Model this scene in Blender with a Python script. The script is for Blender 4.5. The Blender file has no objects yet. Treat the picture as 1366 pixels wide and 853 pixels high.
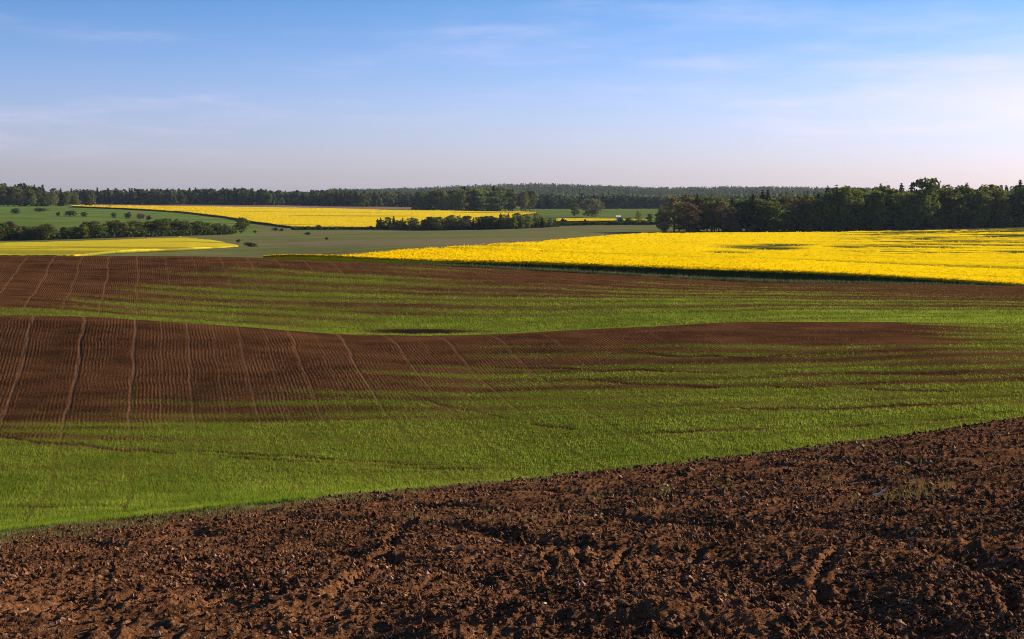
import bpy, math, random
import numpy as np
R = math.radians
scene = bpy.context.scene
col = scene.collection
rng = np.random.default_rng(7)
random.seed(7)
F, CX, HY = 1876.0, 683.0, 255.0        # focal length in photo pixels, centre column, eye-level row

# ------------------------------------------------------------------ noise
def _h(ix, iy, seed):
    h = (ix.astype(np.int64) * 374761393 + iy.astype(np.int64) * 668265263 + seed * 1274126177) & 0xffffffff
    h = ((h ^ (h >> 13)) * 1274126177) & 0xffffffff
    h = ((h ^ (h >> 16)) * 2246822519) & 0xffffffff
    return ((h ^ (h >> 15)) & 0xffffff) / float(0xffffff)
def vn(x, y, seed=0):
    ix = np.floor(x); iy = np.floor(y)
    fx = x - ix; fy = y - iy
    fx = fx * fx * fx * (fx * (fx * 6 - 15) + 10); fy = fy * fy * fy * (fy * (fy * 6 - 15) + 10)
    a = _h(ix, iy, seed); b = _h(ix + 1, iy, seed); c = _h(ix, iy + 1, seed); d = _h(ix + 1, iy + 1, seed)
    return (a * (1 - fx) + b * fx) * (1 - fy) + (c * (1 - fx) + d * fx) * fy
def fbm(x, y, o=4, seed=0, gain=0.5):
    s = 0; a = 1; t = 0
    for i in range(o):
        s = s + a * vn(x * 2.03 ** i + 17.3 * i, y * 2.03 ** i - 9.1 * i, seed + i); t += a; a *= gain
    return s / t
def worley(x, y, seed=0):
    ix = np.floor(x); iy = np.floor(y)
    best = np.full(x.shape, 9.0); cid = np.zeros(x.shape)
    for dx in (-1, 0, 1):
        for dy in (-1, 0, 1):
            jx = ix + dx; jy = iy + dy
            px = jx + _h(jx, jy, seed); py = jy + _h(jx, jy, seed + 5)
            d2 = (px - x) ** 2 + (py - y) ** 2
            m = d2 < best
            best = np.where(m, d2, best); cid = np.where(m, _h(jx, jy, seed + 9), cid)
    return np.sqrt(best), cid

# ------------------------------------------------------------------ terrain heights
def curve(pairs):
    p = np.array(pairs, float); return p[:, 0], p[:, 1]
# each contour: (depth by column, image row by column) or a constant height
LINES = []
def L(D, Y=None, z=None):
    D = [(0, D)] if not isinstance(D, list) else D
    LINES.append((curve(D), None if Y is None else curve(Y), z))
L(-40, z=-1.2); L(-6, z=-1.5); L(3, z=-1.78)
L(6.3, [(0, 853)])
L(14, [(-300, 790), (0, 757), (683, 701), (1366, 637), (1700, 605)])
L([(0, 34), (341, 33), (683, 30), (1024, 28), (1366, 26)], [(-300, 745), (0, 710), (200, 688), (341, 673), (683, 641), (933, 616), (1033, 602), (1183, 584), (1366, 556), (1700, 505)])
L([(0, 44), (341, 45), (683, 44), (1024, 42), (1366, 42)], [(0, 692), (341, 668), (683, 664), (1024, 652), (1366, 599), (1700, 560)])
L([(0, 52), (341, 53), (683, 54), (1024, 54), (1366, 56)], [(0, 645), (341, 636), (683, 632), (1024, 598), (1366, 566)])
L(64, [(0, 572), (341, 567), (683, 555), (1024, 540), (1366, 522)])
L(73, [(0, 500), (341, 498), (683, 500), (1024, 487), (1366, 477)])
L([(0, 84), (341, 83), (683, 82), (1024, 86), (1366, 88)], [(-300, 420), (0, 422), (115, 424), (240, 432), (360, 442), (450, 450), (600, 453), (683, 450), (833, 440), (963, 431), (1108, 430), (1366, 433)])
L(96, [(0, 450), (341, 452), (683, 458), (1024, 436), (1366, 430)])
L(107, [(0, 421), (341, 440), (512, 447), (683, 447), (853, 440), (1024, 428), (1366, 421)])
L(130, [(0, 378), (341, 392), (683, 398), (1024, 397), (1366, 399)])
L([(0, 155), (341, 155), (683, 158), (1024, 160), (1366, 162)], [(-300, 342), (0, 342), (250, 342), (350, 344), (526, 352), (650, 358), (1000, 377), (1100, 378.5), (1366, 383), (1700, 388)])
L([(0, 160), (341, 160), (683, 163), (1024, 165), (1366, 167)], [(0, 347), (341, 348), (390, 352), (512, 360), (683, 364), (853, 369), (1024, 375), (1195, 382.5), (1366, 394), (1700, 400)])
L(240, [(0, 356), (341, 357), (420, 342), (512, 336), (683, 340), (853, 345.7), (1024, 348), (1195, 353.5), (1366, 358)])
L(330, [(0, 341), (341, 343), (512, 328.5), (683, 327), (853, 330), (1024, 332.5), (1366, 337)])
L(450, [(0, 328), (341, 327), (512, 320), (683, 317.5), (853, 318.5), (1024, 320.5), (1366, 321)])
L(560, [(0, 320), (341, 318), (512, 313), (683, 311.5), (853, 312.5), (1024, 313), (1366, 308.5)])
L(750, [(0, 302), (341, 305), (512, 307), (683, 304.5), (853, 299), (1024, 300), (1366, 296)])
L(1000, [(0, 286), (341, 291), (683, 293), (853, 288), (1024, 288), (1366, 284)])
L(1300, [(0, 275), (105, 276), (341, 278), (683, 282), (853, 280), (1024, 280), (1366, 276)])
L(1650, [(0, 271), (341, 272), (683, 277), (853, 278), (1024, 277), (1366, 272)])
L(2400, [(0, 266), (683, 267), (1366, 266)])
L(4200, [(0, 258), (341, 257.5), (512, 259), (560, 257.5), (600, 254.8), (683, 251.3), (760, 251.6), (850, 256.5), (920, 257), (1000, 254.5), (1090, 257), (1366, 258)])
L(6000, [(0, 260)])
K = len(LINES)
def knots(px):
    px = np.asarray(px, float)
    Ds = np.empty((K,) + px.shape); Zs = np.empty((K,) + px.shape)
    w = 45.0                                   # a little smoothing across columns
    for k, (D, Y, z) in enumerate(LINES):
        d = sum(np.interp(px + o * w, *D) for o in (-1, -.5, 0, .5, 1)) / 5
        Ds[k] = d
        if z is not None: Zs[k] = z
        else: Zs[k] = -(sum(np.interp(px + o * w, *Y) for o in (-1, -.5, 0, .5, 1)) / 5 - HY) * d / F
    h = Ds[1:] - Ds[:-1]; s = (Zs[1:] - Zs[:-1]) / h
    m = np.zeros_like(Zs); m[0] = s[0]; m[-1] = s[-1]
    w1 = 2 * h[1:] + h[:-1]; w2 = h[1:] + 2 * h[:-1]
    same = s[1:] * s[:-1] > 0
    with np.errstate(all='ignore'):
        mm = (w1 + w2) / (w1 / s[:-1] + w2 / s[1:])
    m[1:-1] = np.where(same, mm, 0)
    return Ds, Zs, m
def hermite(Ds, Zs, m, d, axis_full=False):
    out = np.broadcast_to(Zs[0], d.shape).copy()
    for k in range(K - 1):
        sel = (d >= Ds[k]) & ((d < Ds[k + 1]) if k < K - 2 else True)
        h = Ds[k + 1] - Ds[k]; t = np.clip((d - Ds[k]) / h, 0, 1)
        v = (2 * t ** 3 - 3 * t ** 2 + 1) * Zs[k] + (t ** 3 - 2 * t ** 2 + t) * h * m[k] + (-2 * t ** 3 + 3 * t ** 2) * Zs[k + 1] + (t ** 3 - t ** 2) * h * m[k + 1]
        out = np.where(sel, v, out)
    return out
COLW = 8.0
def pxof(x, d): return CX + F * x / np.maximum(d, COLW)
def ground(x, d):
    x = np.asarray(x, float); d = np.asarray(d, float)
    x, d = np.broadcast_arrays(x, d)
    Ds, Zs, m = knots(pxof(x, d))
    return hermite(Ds, Zs, m, d.copy())
def rowof(z, d): return HY - F * z / d
def at(px, Y, dmin=170., dmax=5000.):
    """ground point seen in column px at row Y, searched outwards from dmin"""
    d = np.exp(np.linspace(math.log(dmin), math.log(dmax), 900))
    x = (px - CX) / F * d
    yy = rowof(ground(x, d), d)
    i = int(np.argmax(yy <= Y)) if (yy <= Y).any() else len(d) - 1
    return float(x[i]), float(d[i]), float(ground(x[i], d[i]))
BORDER, CREST, TOP, CROP = 5, 10, 14, 15

# ------------------------------------------------------------------ mesh helpers
def mesh(name, v, f, mat=None, smooth=False, attrs=None, fmat=None, mats=None):
    v = np.asarray(v, np.float32); f = np.asarray(f, np.int32)
    me = bpy.data.meshes.new(name)
    n = f.shape[1]
    me.vertices.add(len(v)); me.vertices.foreach_set('co', v.ravel())
    me.loops.add(f.size); me.loops.foreach_set('vertex_index', f.ravel())
    me.polygons.add(len(f)); me.polygons.foreach_set('loop_start', np.arange(0, f.size, n, dtype=np.int32))
    if mats:
        for m_ in mats: me.materials.append(m_)
        if fmat is not None: me.polygons.foreach_set('material_index', np.asarray(fmat, np.int32))
    elif mat: me.materials.append(mat)
    me.polygons.foreach_set('use_smooth', np.full(len(f), bool(smooth)))
    for k, a in (attrs or {}).items():
        at_ = me.attributes.new(k, 'FLOAT', 'POINT'); at_.data.foreach_set('value', np.asarray(a, np.float32).ravel())
    me.update(calc_edges=True)
    return me
def link(name, me, parent=None, **kw):
    o = bpy.data.objects.new(name, me); col.objects.link(o)
    if parent is not None: o.parent = parent
    for k, v in kw.items():
        if v: o[k] = v
    return o
def gridfaces(nr, nc):
    i = np.arange(nr * nc).reshape(nr, nc)
    return np.stack([i[:-1, :-1], i[:-1, 1:], i[1:, 1:], i[1:, :-1]], -1).reshape(-1, 4)

# ------------------------------------------------------------------ node helpers
class N:
    def __init__(s, tree): s.t = tree; s.t.nodes.clear()
    def n(s, typ, **kw):
        nd = s.t.nodes.new(typ)
        for k, v in kw.items():
            if k.startswith('_'): setattr(nd, k[1:], v)
        for k, v in kw.items():
            if k.startswith('_'): continue
            s.set(nd.inputs[int(k[1:])] if k[0] == 'i' and k[1:].isdigit() else nd.inputs[k.replace('__', ' ')], v)
        return nd
    def set(s, sock, v):
        if isinstance(v, bpy.types.NodeSocket): s.t.links.new(v, sock)
        elif isinstance(v, (tuple, list)) and sock.type == 'RGBA': sock.default_value = (*v, 1) if len(v) == 3 else v
        else: sock.default_value = v
    def math(s, op, a, b=0.0, c=None, clamp=False):
        nd = s.n('ShaderNodeMath', _operation=op, _use_clamp=clamp, i0=a, i1=b)
        if c is not None: s.set(nd.inputs[2], c)
        return nd.outputs[0]
    def mix(s, f, a, b, blend='MIX'):
        nd = s.t.nodes.new('ShaderNodeMix'); nd.data_type = 'RGBA'; nd.blend_type = blend
        s.set(nd.inputs[0], f); s.set(nd.inputs[6], a); s.set(nd.inputs[7], b); return nd.outputs[2]
    def ramp(s, v, lo, hi):
        return s.n('ShaderNodeMapRange', _interpolation_type='SMOOTHSTEP', i0=v, i1=lo, i2=hi).outputs[0]
    def noise(s, vec, scale, detail=3., rough=.55, out=0):
        return s.n('ShaderNodeTexNoise', Vector=vec, Scale=scale, Detail=detail, Roughness=rough).outputs[out]
    def attr(s, name): return s.n('ShaderNodeAttribute', _attribute_name=name).outputs['Fac']
    def pos(s): return s.n('ShaderNodeNewGeometry').outputs['Position']
    def vscale(s, v, k): return s.n('ShaderNodeVectorMath', _operation='MULTIPLY', i0=v, i1=k).outputs[0]
def material(name):
    m = bpy.data.materials.new(name); m.use_nodes = True
    return m, N(m.node_tree)
def finish(m, t, color, rough=.9, normal=None, spec=.2, trans=0.0, tcol=None):
    p = t.n('ShaderNodeBsdfPrincipled', Base__Color=color, Roughness=rough)
    p.inputs['Specular IOR Level'].default_value = spec
    if normal is not None: t.set(p.inputs['Normal'], normal)
    sh = p.outputs[0]
    if trans:
        tr = t.n('ShaderNodeBsdfTranslucent', Color=tcol or color)
        sh = t.n('ShaderNodeMixShader', i0=trans, i1=sh, i2=tr.outputs[0]).outputs[0]
    t.n('ShaderNodeOutputMaterial', Surface=sh)
    return m
def leafmat(name, a, b, trans=.35, scale=.5, tmul=1.25):
    m, t = material(name)
    p = t.n('ShaderNodeTexCoord').outputs['Object']
    oi = t.n('ShaderNodeObjectInfo').outputs['Random']
    nz = t.noise(t.pos(), scale, 2)
    c = t.mix(t.ramp(nz, .3, .7), a, b)
    hsv = t.n('ShaderNodeHueSaturation', Color=c, Value=t.math('MULTIPLY_ADD', oi, .5, .75), Hue=t.math('MULTIPLY_ADD', oi, .03, .485)).outputs[0]
    return finish(m, t, hsv, .75, trans=trans, spec=.04)

# ------------------------------------------------------------------ materials
SOILA, SOILB, SOILC = (.058, .026, .012), (.195, .084, .036), (.37, .19, .092)
def soil_material():
    m, t = material('ploughed_soil')
    p = t.pos()
    n1 = t.noise(p, 1.3, 4); n2 = t.noise(p, 22., 5, .65); n3 = t.noise(p, 90., 3, .6)
    c = t.mix(t.ramp(n1, .3, .7), SOILA, SOILB)
    c = t.mix(t.math('MULTIPLY', t.ramp(n2, .5, .72), .8), c, SOILC)
    c = t.mix(t.math('MULTIPLY', t.ramp(n2, .48, .3), .8), c, (.022, .0105, .007))
    g = t.attr('green')
    c = t.mix(t.math('MULTIPLY', g, .6), c, (.03, .035, .010))
    c = t.mix(t.math('MULTIPLY', t.attr('track'), .6), c, (.20, .092, .042))
    h = t.math('ADD', t.math('MULTIPLY', n2, .04), t.math('MULTIPLY', n3, .015))
    b = t.n('ShaderNodeBump', Strength=1., Distance=1., Height=h).outputs[0]
    return finish(m, t, c, .95, b, .0)
def clod_material():
    m, t = material('soil_clods')
    p = t.pos()
    n1 = t.noise(p, 9., 2); n2 = t.noise(p, 60., 4)
    c = t.mix(t.ramp(n1, .3, .7), SOILA, SOILB)
    c = t.mix(t.math('MULTIPLY', t.ramp(n1, .57, .73), .85), c, (.46, .26, .145))
    b = t.n('ShaderNodeBump', Strength=.8, Distance=1., Height=t.math('MULTIPLY', n2, .012)).outputs[0]
    return finish(m, t, c, .92, b, .04)
def field_material():
    m, t = material('sprouting_field')
    p = t.pos()
    sx = t.n('ShaderNodeSeparateXYZ', Vector=p)
    wig = t.noise(t.vscale(p, (.12, .40, 0.)), 1., 2)
    c0 = t.math('MULTIPLY_ADD', sx.outputs[1], .263, sx.outputs[0])
    c = t.math('MULTIPLY_ADD', wig, .30, c0)
    ph = t.math('MULTIPLY', c, 2 * math.pi / .19)
    rows = t.math('MULTIPLY_ADD', t.math('SINE', ph), .5, .5)
    rowamp = t.math('MULTIPLY', t.ramp(t.noise(t.vscale(p, (.5, .09, 0.)), 1., 2), .3, .62), t.ramp(t.noise(t.vscale(p, (5., 1.6, 0.)), 1., 3), .32, .6))
    n1 = t.noise(t.vscale(p, (.22, .6, .3)), 1., 6, .62); n2 = t.noise(p, 7., 5, .65)
    n3 = t.noise(t.vscale(p, (.15, 1.2, 0.)), 1., 4)
    soil = t.mix(t.ramp(n1, .3, .7), (.038, .0170, .0075), (.104, .0460, .0185))
    soil = t.mix(t.math('MULTIPLY', t.ramp(n2, .55, .75), .5), soil, (.15, .068, .033))
    soil = t.mix(t.math('MULTIPLY', t.math('MULTIPLY', rows, rowamp), .5), soil, (.15, .066, .03))
    soil = t.mix(t.math('MULTIPLY', t.attr('tram'), .44), soil, (.22, .115, .06))
    soil = t.mix(t.attr('wet'), soil, (.020, .013, .009))
    g = t.math('ADD', t.attr('green'), t.math('MULTIPLY', t.math('SUBTRACT', n3, .5), .7))
    g = t.math('ADD', g, t.math('MULTIPLY', t.math('SUBTRACT', n2, .5), .9))
    gm = t.ramp(g, .25, .95)
    rowamp = t.math('MULTIPLY', rowamp, t.math('SUBTRACT', 1., t.math('MULTIPLY', gm, .85)))
    grn = t.mix(n2, (.085, .108, .010), (.170, .195, .020))
    colr = t.mix(t.math('MULTIPLY', gm, .66), soil, grn)
    h = t.math('ADD', t.math('MULTIPLY', t.math('MULTIPLY', rows, rowamp), .030), t.math('MULTIPLY', n2, .10))
    b = t.n('ShaderNodeBump', Strength=.9, Distance=1., Height=h).outputs[0]
    return finish(m, t, colr, .95, b, .0)
def meadow_material():
    m, t = material('meadow')
    p = t.pos()
    n1 = t.noise(t.vscale(p, (.012, .03, 0)), 1., 5, .6); n2 = t.noise(t.vscale(p, (.12, .25, 0)), 1., 4, .6)
    c = t.mix(t.ramp(n1, .35, .65), (.115, .130, .038), (.180, .155, .075))
    c = t.mix(t.math('MULTIPLY', t.ramp(n2, .4, .7), .6), c, (.095, .115, .028))
    lush = t.mix(t.ramp(n1, .35, .65), (.080, .130, .022), (.135, .180, .040))
    c = t.mix(t.attr('lush'), c, lush)
    c = t.mix(t.attr('fallow'), c, t.mix(n2, (.19, .12, .085), (.23, .165, .12)))
    b = t.n('ShaderNodeBump', Strength=.6, Distance=1., Height=t.math('MULTIPLY', n2, 1.2)).outputs[0]
    return finish(m, t, c, .95, b, .0)
def rape_material(name, flower, dark):
    m, t = material(name)
    p = t.pos()
    n1 = t.noise(t.vscale(p, (.05, .10, .1)), 1., 4, .6); n2 = t.noise(t.vscale(p, (.9, 1.2, 1.)), 1., 4, .65)
    f = t.mix(t.ramp(n2, .30, .60), dark, flower)
    f = t.mix(t.math('MULTIPLY', t.ramp(n1, .5, .75), .25), f, dark)
    bare = t.mix(n2, (.022, .036, .006), (.07, .07, .022))
    k = t.ramp(t.math('ADD', t.attr('bare'), t.math('MULTIPLY', t.math('SUBTRACT', n2, .5), .9)), .25, .95)
    c = t.mix(k, f, bare)
    c = t.mix(t.attr('stem'), c, t.mix(n2, (.018, .030, .008), (.040, .060, .014)))
    b = t.n('ShaderNodeBump', Strength=.5, Distance=1., Height=t.math('MULTIPLY', n2, .25)).outputs[0]
    return finish(m, t, c, .8, b, .0)
M_SOIL, M_CLOD, M_FIELD, M_MEADOW = soil_material(), clod_material(), field_material(), meadow_material()
M_RAPE = rape_material('rapeseed', (.90, .63, .002), (.80, .54, .003))
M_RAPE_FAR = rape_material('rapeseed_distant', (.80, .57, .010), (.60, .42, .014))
def petal_material():
    m, t = material('rapeseed_flowers')
    c = t.mix(t.noise(t.pos(), 1.5, 2), (.78, .53, .004), (.92, .66, .003))
    return finish(m, t, c, .7, trans=.35, spec=.0)
M_PETAL = petal_material()
M_SPROUT = leafmat('sprout_leaf', (.130, .175, .012), (.215, .255, .026), .5, .35)
M_WEED = leafmat('weed_leaf', (.10, .105, .028), (.17, .165, .06), .4, 2.)
M_VERGE = leafmat('verge_grass', (.045, .065, .016), (.10, .11, .035), .3, .4)
M_STRAW = leafmat('dry_straw', (.30, .24, .14), (.42, .34, .20), .2, 3.)
M_SPRUCE = leafmat('spruce_needles', (.012, .024, .010), (.026, .042, .014), .12)
M_BROAD = leafmat('broad_leaves', (.068, .088, .014), (.132, .144, .025), .42)
M_BIRCH = leafmat('birch_leaves', (.130, .155, .024), (.22, .225, .044), .45)
M_BUD = leafmat('budding_twigs', (.135, .098, .042), (.21, .15, .068), .36)
M_BUSH = leafmat('bush_leaves', (.042, .060, .016), (.078, .096, .026), .32)
M_BLOSSOM = leafmat('blossom_twigs', (.16, .12, .10), (.24, .18, .15), .3)
M_RUST = leafmat('rusty_leaves', (.075, .042, .018), (.12, .065, .028), .25)
M_WILLOW = leafmat('willow_leaves', (.115, .122, .055), (.19, .185, .085), .35)
M_FARSPRUCE = leafmat('far_needles', (.014, .026, .012), (.034, .048, .018), .15, .05)
M_FARBROAD = leafmat('far_leaves', (.045, .062, .016), (.090, .100, .028), .32, .05)
def bark_material():
    m, t = material('bark')
    n = t.noise(t.vscale(t.pos(), (3, 3, .6)), 1., 4)
    return finish(m, t, t.mix(n, (.045, .034, .025), (.15, .125, .10)), .9)
M_BARK = bark_material()
def stone_material():
    m, t = material('pale_stone')
    n = t.noise(t.pos(), 40., 3)
    return finish(m, t, t.mix(n, (.42, .31, .21), (.66, .53, .40)), .7)
M_STONE = stone_material()
def plain(name, a, b, s, rough=.6):
    m, t = material(name)
    return finish(m, t, t.mix(t.noise(t.pos(), s, 3), a, b), rough)
M_ROOF = plain('white_roof_sheet', (.80, .80, .78), (.86, .86, .84), 1.)
M_SHEDW = plain('grey_boards', (.30, .30, .29), (.42, .41, .39), 2.)
M_SHEDD = plain('dark_opening', (.03, .028, .025), (.05, .045, .04), 2.)

# ------------------------------------------------------------------ ground sheets
inner = np.linspace(-.47, .47, 1460)
U = np.concatenate([-np.geomspace(1.25, .485, 14), inner, np.geomspace(.485, 1.25, 14)])
PXU = CX + F * U
Dk, Zk, Mk = knots(PXU)
# (subdivisions of each strip between contours)
SUB = {0: 4, 1: 10, 2: 40, 3: 200, 4: 150, 5: 30, 6: 60, 7: 80, 8: 80, 9: 90, 10: 30, 11: 30, 12: 50, 13: 50, 14: 8}
def strip(k0, k1, sub):
    rows = []
    for k in range(k0, k1):
        n = sub.get(k, 16) if isinstance(sub, dict) else sub
        tt = np.arange(n) / n
        if k == 3:                                     # near soil: even rows in the picture, not in depth
            r0, r1 = 1 / Dk[3], 1 / Dk[4]
            for a in tt: rows.append(1 / (r0 + (r1 - r0) * a))
        else:
            for a in tt: rows.append(Dk[k] + (Dk[k + 1] - Dk[k]) * a)
    rows.append(Dk[k1] * np.ones(len(U)))
    D = np.array(rows)
    X = U[None] * np.maximum(D, COLW)
    Z = hermite(Dk[:, None, :], Zk[:, None, :], Mk[:, None, :], D)
    return X, D, Z
GREEN_MID = {-300: [(430, 0), (560, .15), (600, .7), (640, 1)], 0: [(430, 0), (520, 0), (560, .15), (585, .4), (600, .75), (620, .95), (700, 1)], 341: [(445, 0), (480, .03), (520, .15), (550, .4), (570, .8), (600, .97), (670, 1)],
    683: [(455, .14), (472, .34), (490, .5), (510, .6), (530, .7), (550, .9), (580, 1), (640, 1)], 1024: [(432, .08), (452, .16), (462, .34), (476, .55), (492, .70), (520, .80), (560, .95), (600, 1)], 1195: [(432, .12), (455, .2), (470, .32), (490, .55), (520, .72), (560, .95)],
    1290: [(432, .6), (455, .65), (470, .45), (490, .5), (520, .72), (560, 1)], 1366: [(432, .75), (455, .8), (470, .5), (490, .55), (520, .75), (555, 1)]}
GREEN_BACK = {-100: [(342, 0), (380, 0), (410, .1), (418, .6), (430, .7)], 0: [(342, 0), (380, 0), (408, .1), (414, .55), (422, .7)], 200: [(345, 0), (375, .1), (395, .35), (415, .5), (425, .85)], 341: [(344, .02), (352, .2), (365, .45), (380, .55), (400, .6), (420, .55), (436, 1)],
    512: [(350, .12), (360, .35), (375, .62), (390, .6), (405, .5), (420, .55), (432, 1), (447, 1)], 683: [(358, .2), (366, .05), (380, .15), (395, .45), (410, .65), (430, .9), (447, 1)], 853: [(366, .12), (380, .3), (395, .5), (405, .68), (420, .85), (438, 1)],
    1024: [(376, .08), (388, .3), (400, .55), (415, .65), (426, .95)], 1366: [(383, .06), (395, .12), (405, .35), (415, .55), (424, .8), (430, .9)]}
def table(T, px, Y):
    ks = sorted(T); vals = np.array([np.interp(Y, *zip(*T[k])) for k in ks])
    px = np.clip(px, ks[0], ks[-1]); out = np.zeros_like(px)
    for i in range(len(ks) - 1):
        s = (px >= ks[i]) & (px <= ks[i + 1]); w = (px - ks[i]) / (ks[i + 1] - ks[i])
        out = np.where(s, vals[i] * (1 - w) + vals[i + 1] * w, out)
    return out
def greenness(X, D, Z, raw=False):
    px = pxof(X, D); Y = rowof(Z, np.maximum(D, 5)); dc = knots(px)[0][CREST]
    wob = (fbm(X * .12, D * .08, 4, 3) - .5)
    mid = table(GREEN_MID, px + wob * 90, Y + wob * 30); back = table(GREEN_BACK, px + wob * 90, Y + wob * 14)
    g = np.where(D <= dc + 4, mid, np.minimum(1, back * .97))
    s = D + .10 * X + 2.2 * fbm(X * .05, D * .12, 3, 8)
    per = np.where(D < dc, 2.1, 4.3)
    st = np.sin(2 * np.pi * s / per) * .6 + np.sin(2 * np.pi * s / (per * 2.7) + 1.) * .4
    g = g + st * .34 * np.clip(1.5 - np.abs(g - .5) * 2, 0, 1) * np.clip(g * 4, 0, 1)
    return np.clip(g, 0, 1)
def tram(X, D):
    c = X + .263 * D + .35 * (fbm(X * .03, D * .16, 2, 21) - .5) + .25 * (vn(X * .4, D * .5, 4) - .5) * .6
    q = (c + .46) / 3.0; k = np.round(q); e = (q - k) * 3.0
    amp = .4 + .6 * _h(k, k * 0 + 3, 5)
    q2 = (c + .46) / 1.5; k2 = np.round(q2); e2 = (q2 - k2) * 1.5
    minor = np.exp(-(e2 / .08) ** 2) * .3 * (_h(k2, k2 * 0 + 8, 6) > .45)
    return np.maximum(np.exp(-(e / .10) ** 4) * amp, minor), e

TRACKS = [[(-60, 678), (0, 677), (150, 676), (215, 672), (330, 663)], [(-60, 580), (75, 592), (200, 602), (280, 607), (450, 620), (683, 627), (720, 627)], [(230, 598), (300, 603), (480, 616), (600, 621)], [(520, 520), (683, 560), (783, 575), (833, 577), (1033, 575), (1200, 564), (1420, 546)],
    [(760, 505), (900, 515), (1083, 517), (1250, 523), (1420, 524)], [(560, 486), (760, 492), (1000, 497), (1200, 500), (1420, 499)], [(900, 545), (1100, 548), (1300, 540), (1420, 533)], [(800, 470), (1000, 476), (1200, 470), (1420, 468)]]
def tracks(X, D, Z):
    px = pxof(X, D); Y = rowof(Z, np.maximum(D, 5)); m = np.zeros_like(px); dc = knots(px)[0][CREST]
    for i, tr in enumerate(TRACKS):
        a, b = zip(*tr); yt = np.interp(px, a, b) + (fbm(px * .02, px * 0 + i, 3, 90) - .5) * 5
        wd = .9 + 1.1 * vn(px * .012, px * 0 + i * 3., 92)
        m = np.maximum(m, np.exp(-((Y - yt) / wd) ** 2) * np.clip((px - a[0]) / 60, 0, 1) * np.clip((a[-1] - px) / 60, 0, 1) * np.clip(fbm(px * .015, Y * .05 + i, 2, 93) * 3 - .6, 0, 1))
    return m * (D < dc - 3)
# 1. foreground bank
X, D, Z = strip(0, BORDER, SUB)
FG_TRACKS = [(9, .075, [(548, 690), (515, 740), (480, 775), (440, 806)]), (8, .06, [(1082, 688), (1122, 722), (1090, 762), (1058, 806)]), (6, .055, [(783, 700), (770, 765)]), (6, .055, [(836, 715), (818, 775)]), (6, .05, [(742, 712), (724, 772)]), (6, .05, [(930, 715), (915, 775)]), (7, .05, [(300, 700), (240, 760), (150, 830)]), (8, .05, [(1300, 690), (1290, 760), (1240, 850)]),
    (4, .075, [(-60, 826), (100, 818), (300, 808), (420, 800), (600, 802)]), (4.5, .08, [(380, 851), (620, 843), (800, 834), (1010, 826)]), (3.5, .07, [(690, 800), (800, 792), (930, 778)]), (4, .07, [(1000, 842), (1180, 838), (1400, 842)]), (3, .06, [(60, 852), (200, 850), (330, 846)]), (2.5, .06, [(900, 622), (1100, 616), (1400, 618)]), (2.5, .06, [(1000, 640), (1200, 637), (1400, 634)]), (3, .06, [(560, 735), (700, 730), (860, 728)])]
def fg_tracks(X, D, Z):
    px = pxof(X, D); Y = rowof(Z, np.maximum(D, 5)); dep = np.zeros_like(px); msk = np.zeros_like(px)
    n1 = (fbm(X * 1.1, D * .9, 3, 95) - .5); n2 = fbm(X * .9, D * .7, 3, 96)
    for wd, dp, pts in FG_TRACKS:
        a, b = np.array(pts, float).T
        if abs(a[-1] - a[0]) > abs(b[-1] - b[0]):
            u = Y - np.interp(px, a, b) - n1 * 14; end = np.clip((px - a[0]) / 40, 0, 1) * np.clip((a[-1] - px) / 40, 0, 1)
        else:
            u = px - np.interp(Y, b, a) - n1 * 40; end = np.clip((Y - b[0]) / 10, 0, 1) * np.clip((b[-1] - Y) / 10, 0, 1)
        k = end * np.clip(n2 * 3 - .75, 0, 1)
        p = np.exp(-(u / wd) ** 2); bank = np.exp(-((np.abs(u) - 1.9 * wd) / (.8 * wd)) ** 2)
        dep = dep + .62 * dp * k * (-p + .55 * bank); msk = np.maximum(msk, k * p)
    return dep, msk
def soil_relief(X, D, Z=None):
    Z = ground(X, D) if Z is None else Z
    a = np.clip((D - 2) / 3, 0, 1) * np.clip((46 - D) / 8, 0, 1)
    w1, i1 = worley(X * 12, D * 11, 1); w2, i2 = worley(X * 27, D * 25, 2)
    clod = np.clip(.55 - w1, 0, 1) * (.3 + i1) * .042 + np.clip(.55 - w2, 0, 1) * (.2 + i2) * .022
    big = (fbm(X * .8, D * .5, 3, 31) - .5) * .15 + (fbm(X * 2.6, D * 2.2, 4, 33) - .5) * .085
    # wheel ridges running across, and furrows running away
    s = D * 1.0 - .10 * X + .8 * (fbm(X * .3, D * .3, 2, 35) - .5)
    ridge = (np.abs(np.sin(np.pi * s / 1.55)) ** .6 - .6) * .06 * np.clip((11 - D) / 4, 0, 1)
    c = X + .35 * D + 1.2 * (fbm(X * .2, D * .25, 2, 37) - .5)
    k = np.floor(c / 1.7); e = (c / 1.7 - k - .5) * 1.7
    furrow = -np.exp(-(e / .22) ** 2) * .075 * (_h(k, k * 0, 12) > .45) * np.clip(fbm(X * .25, D * .2, 2, 39) * 3 - .9, 0, 1) * np.clip((D - 6) / 2, 0, 1)
    ft, fm = fg_tracks(X, D, Z)
    return a * (clod * (1 - .7 * fm) + big + ridge + furrow + ft) - .02
Zs = Z + soil_relief(X, D, Z)
track = fg_tracks(X, D, Z)[1]
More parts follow.
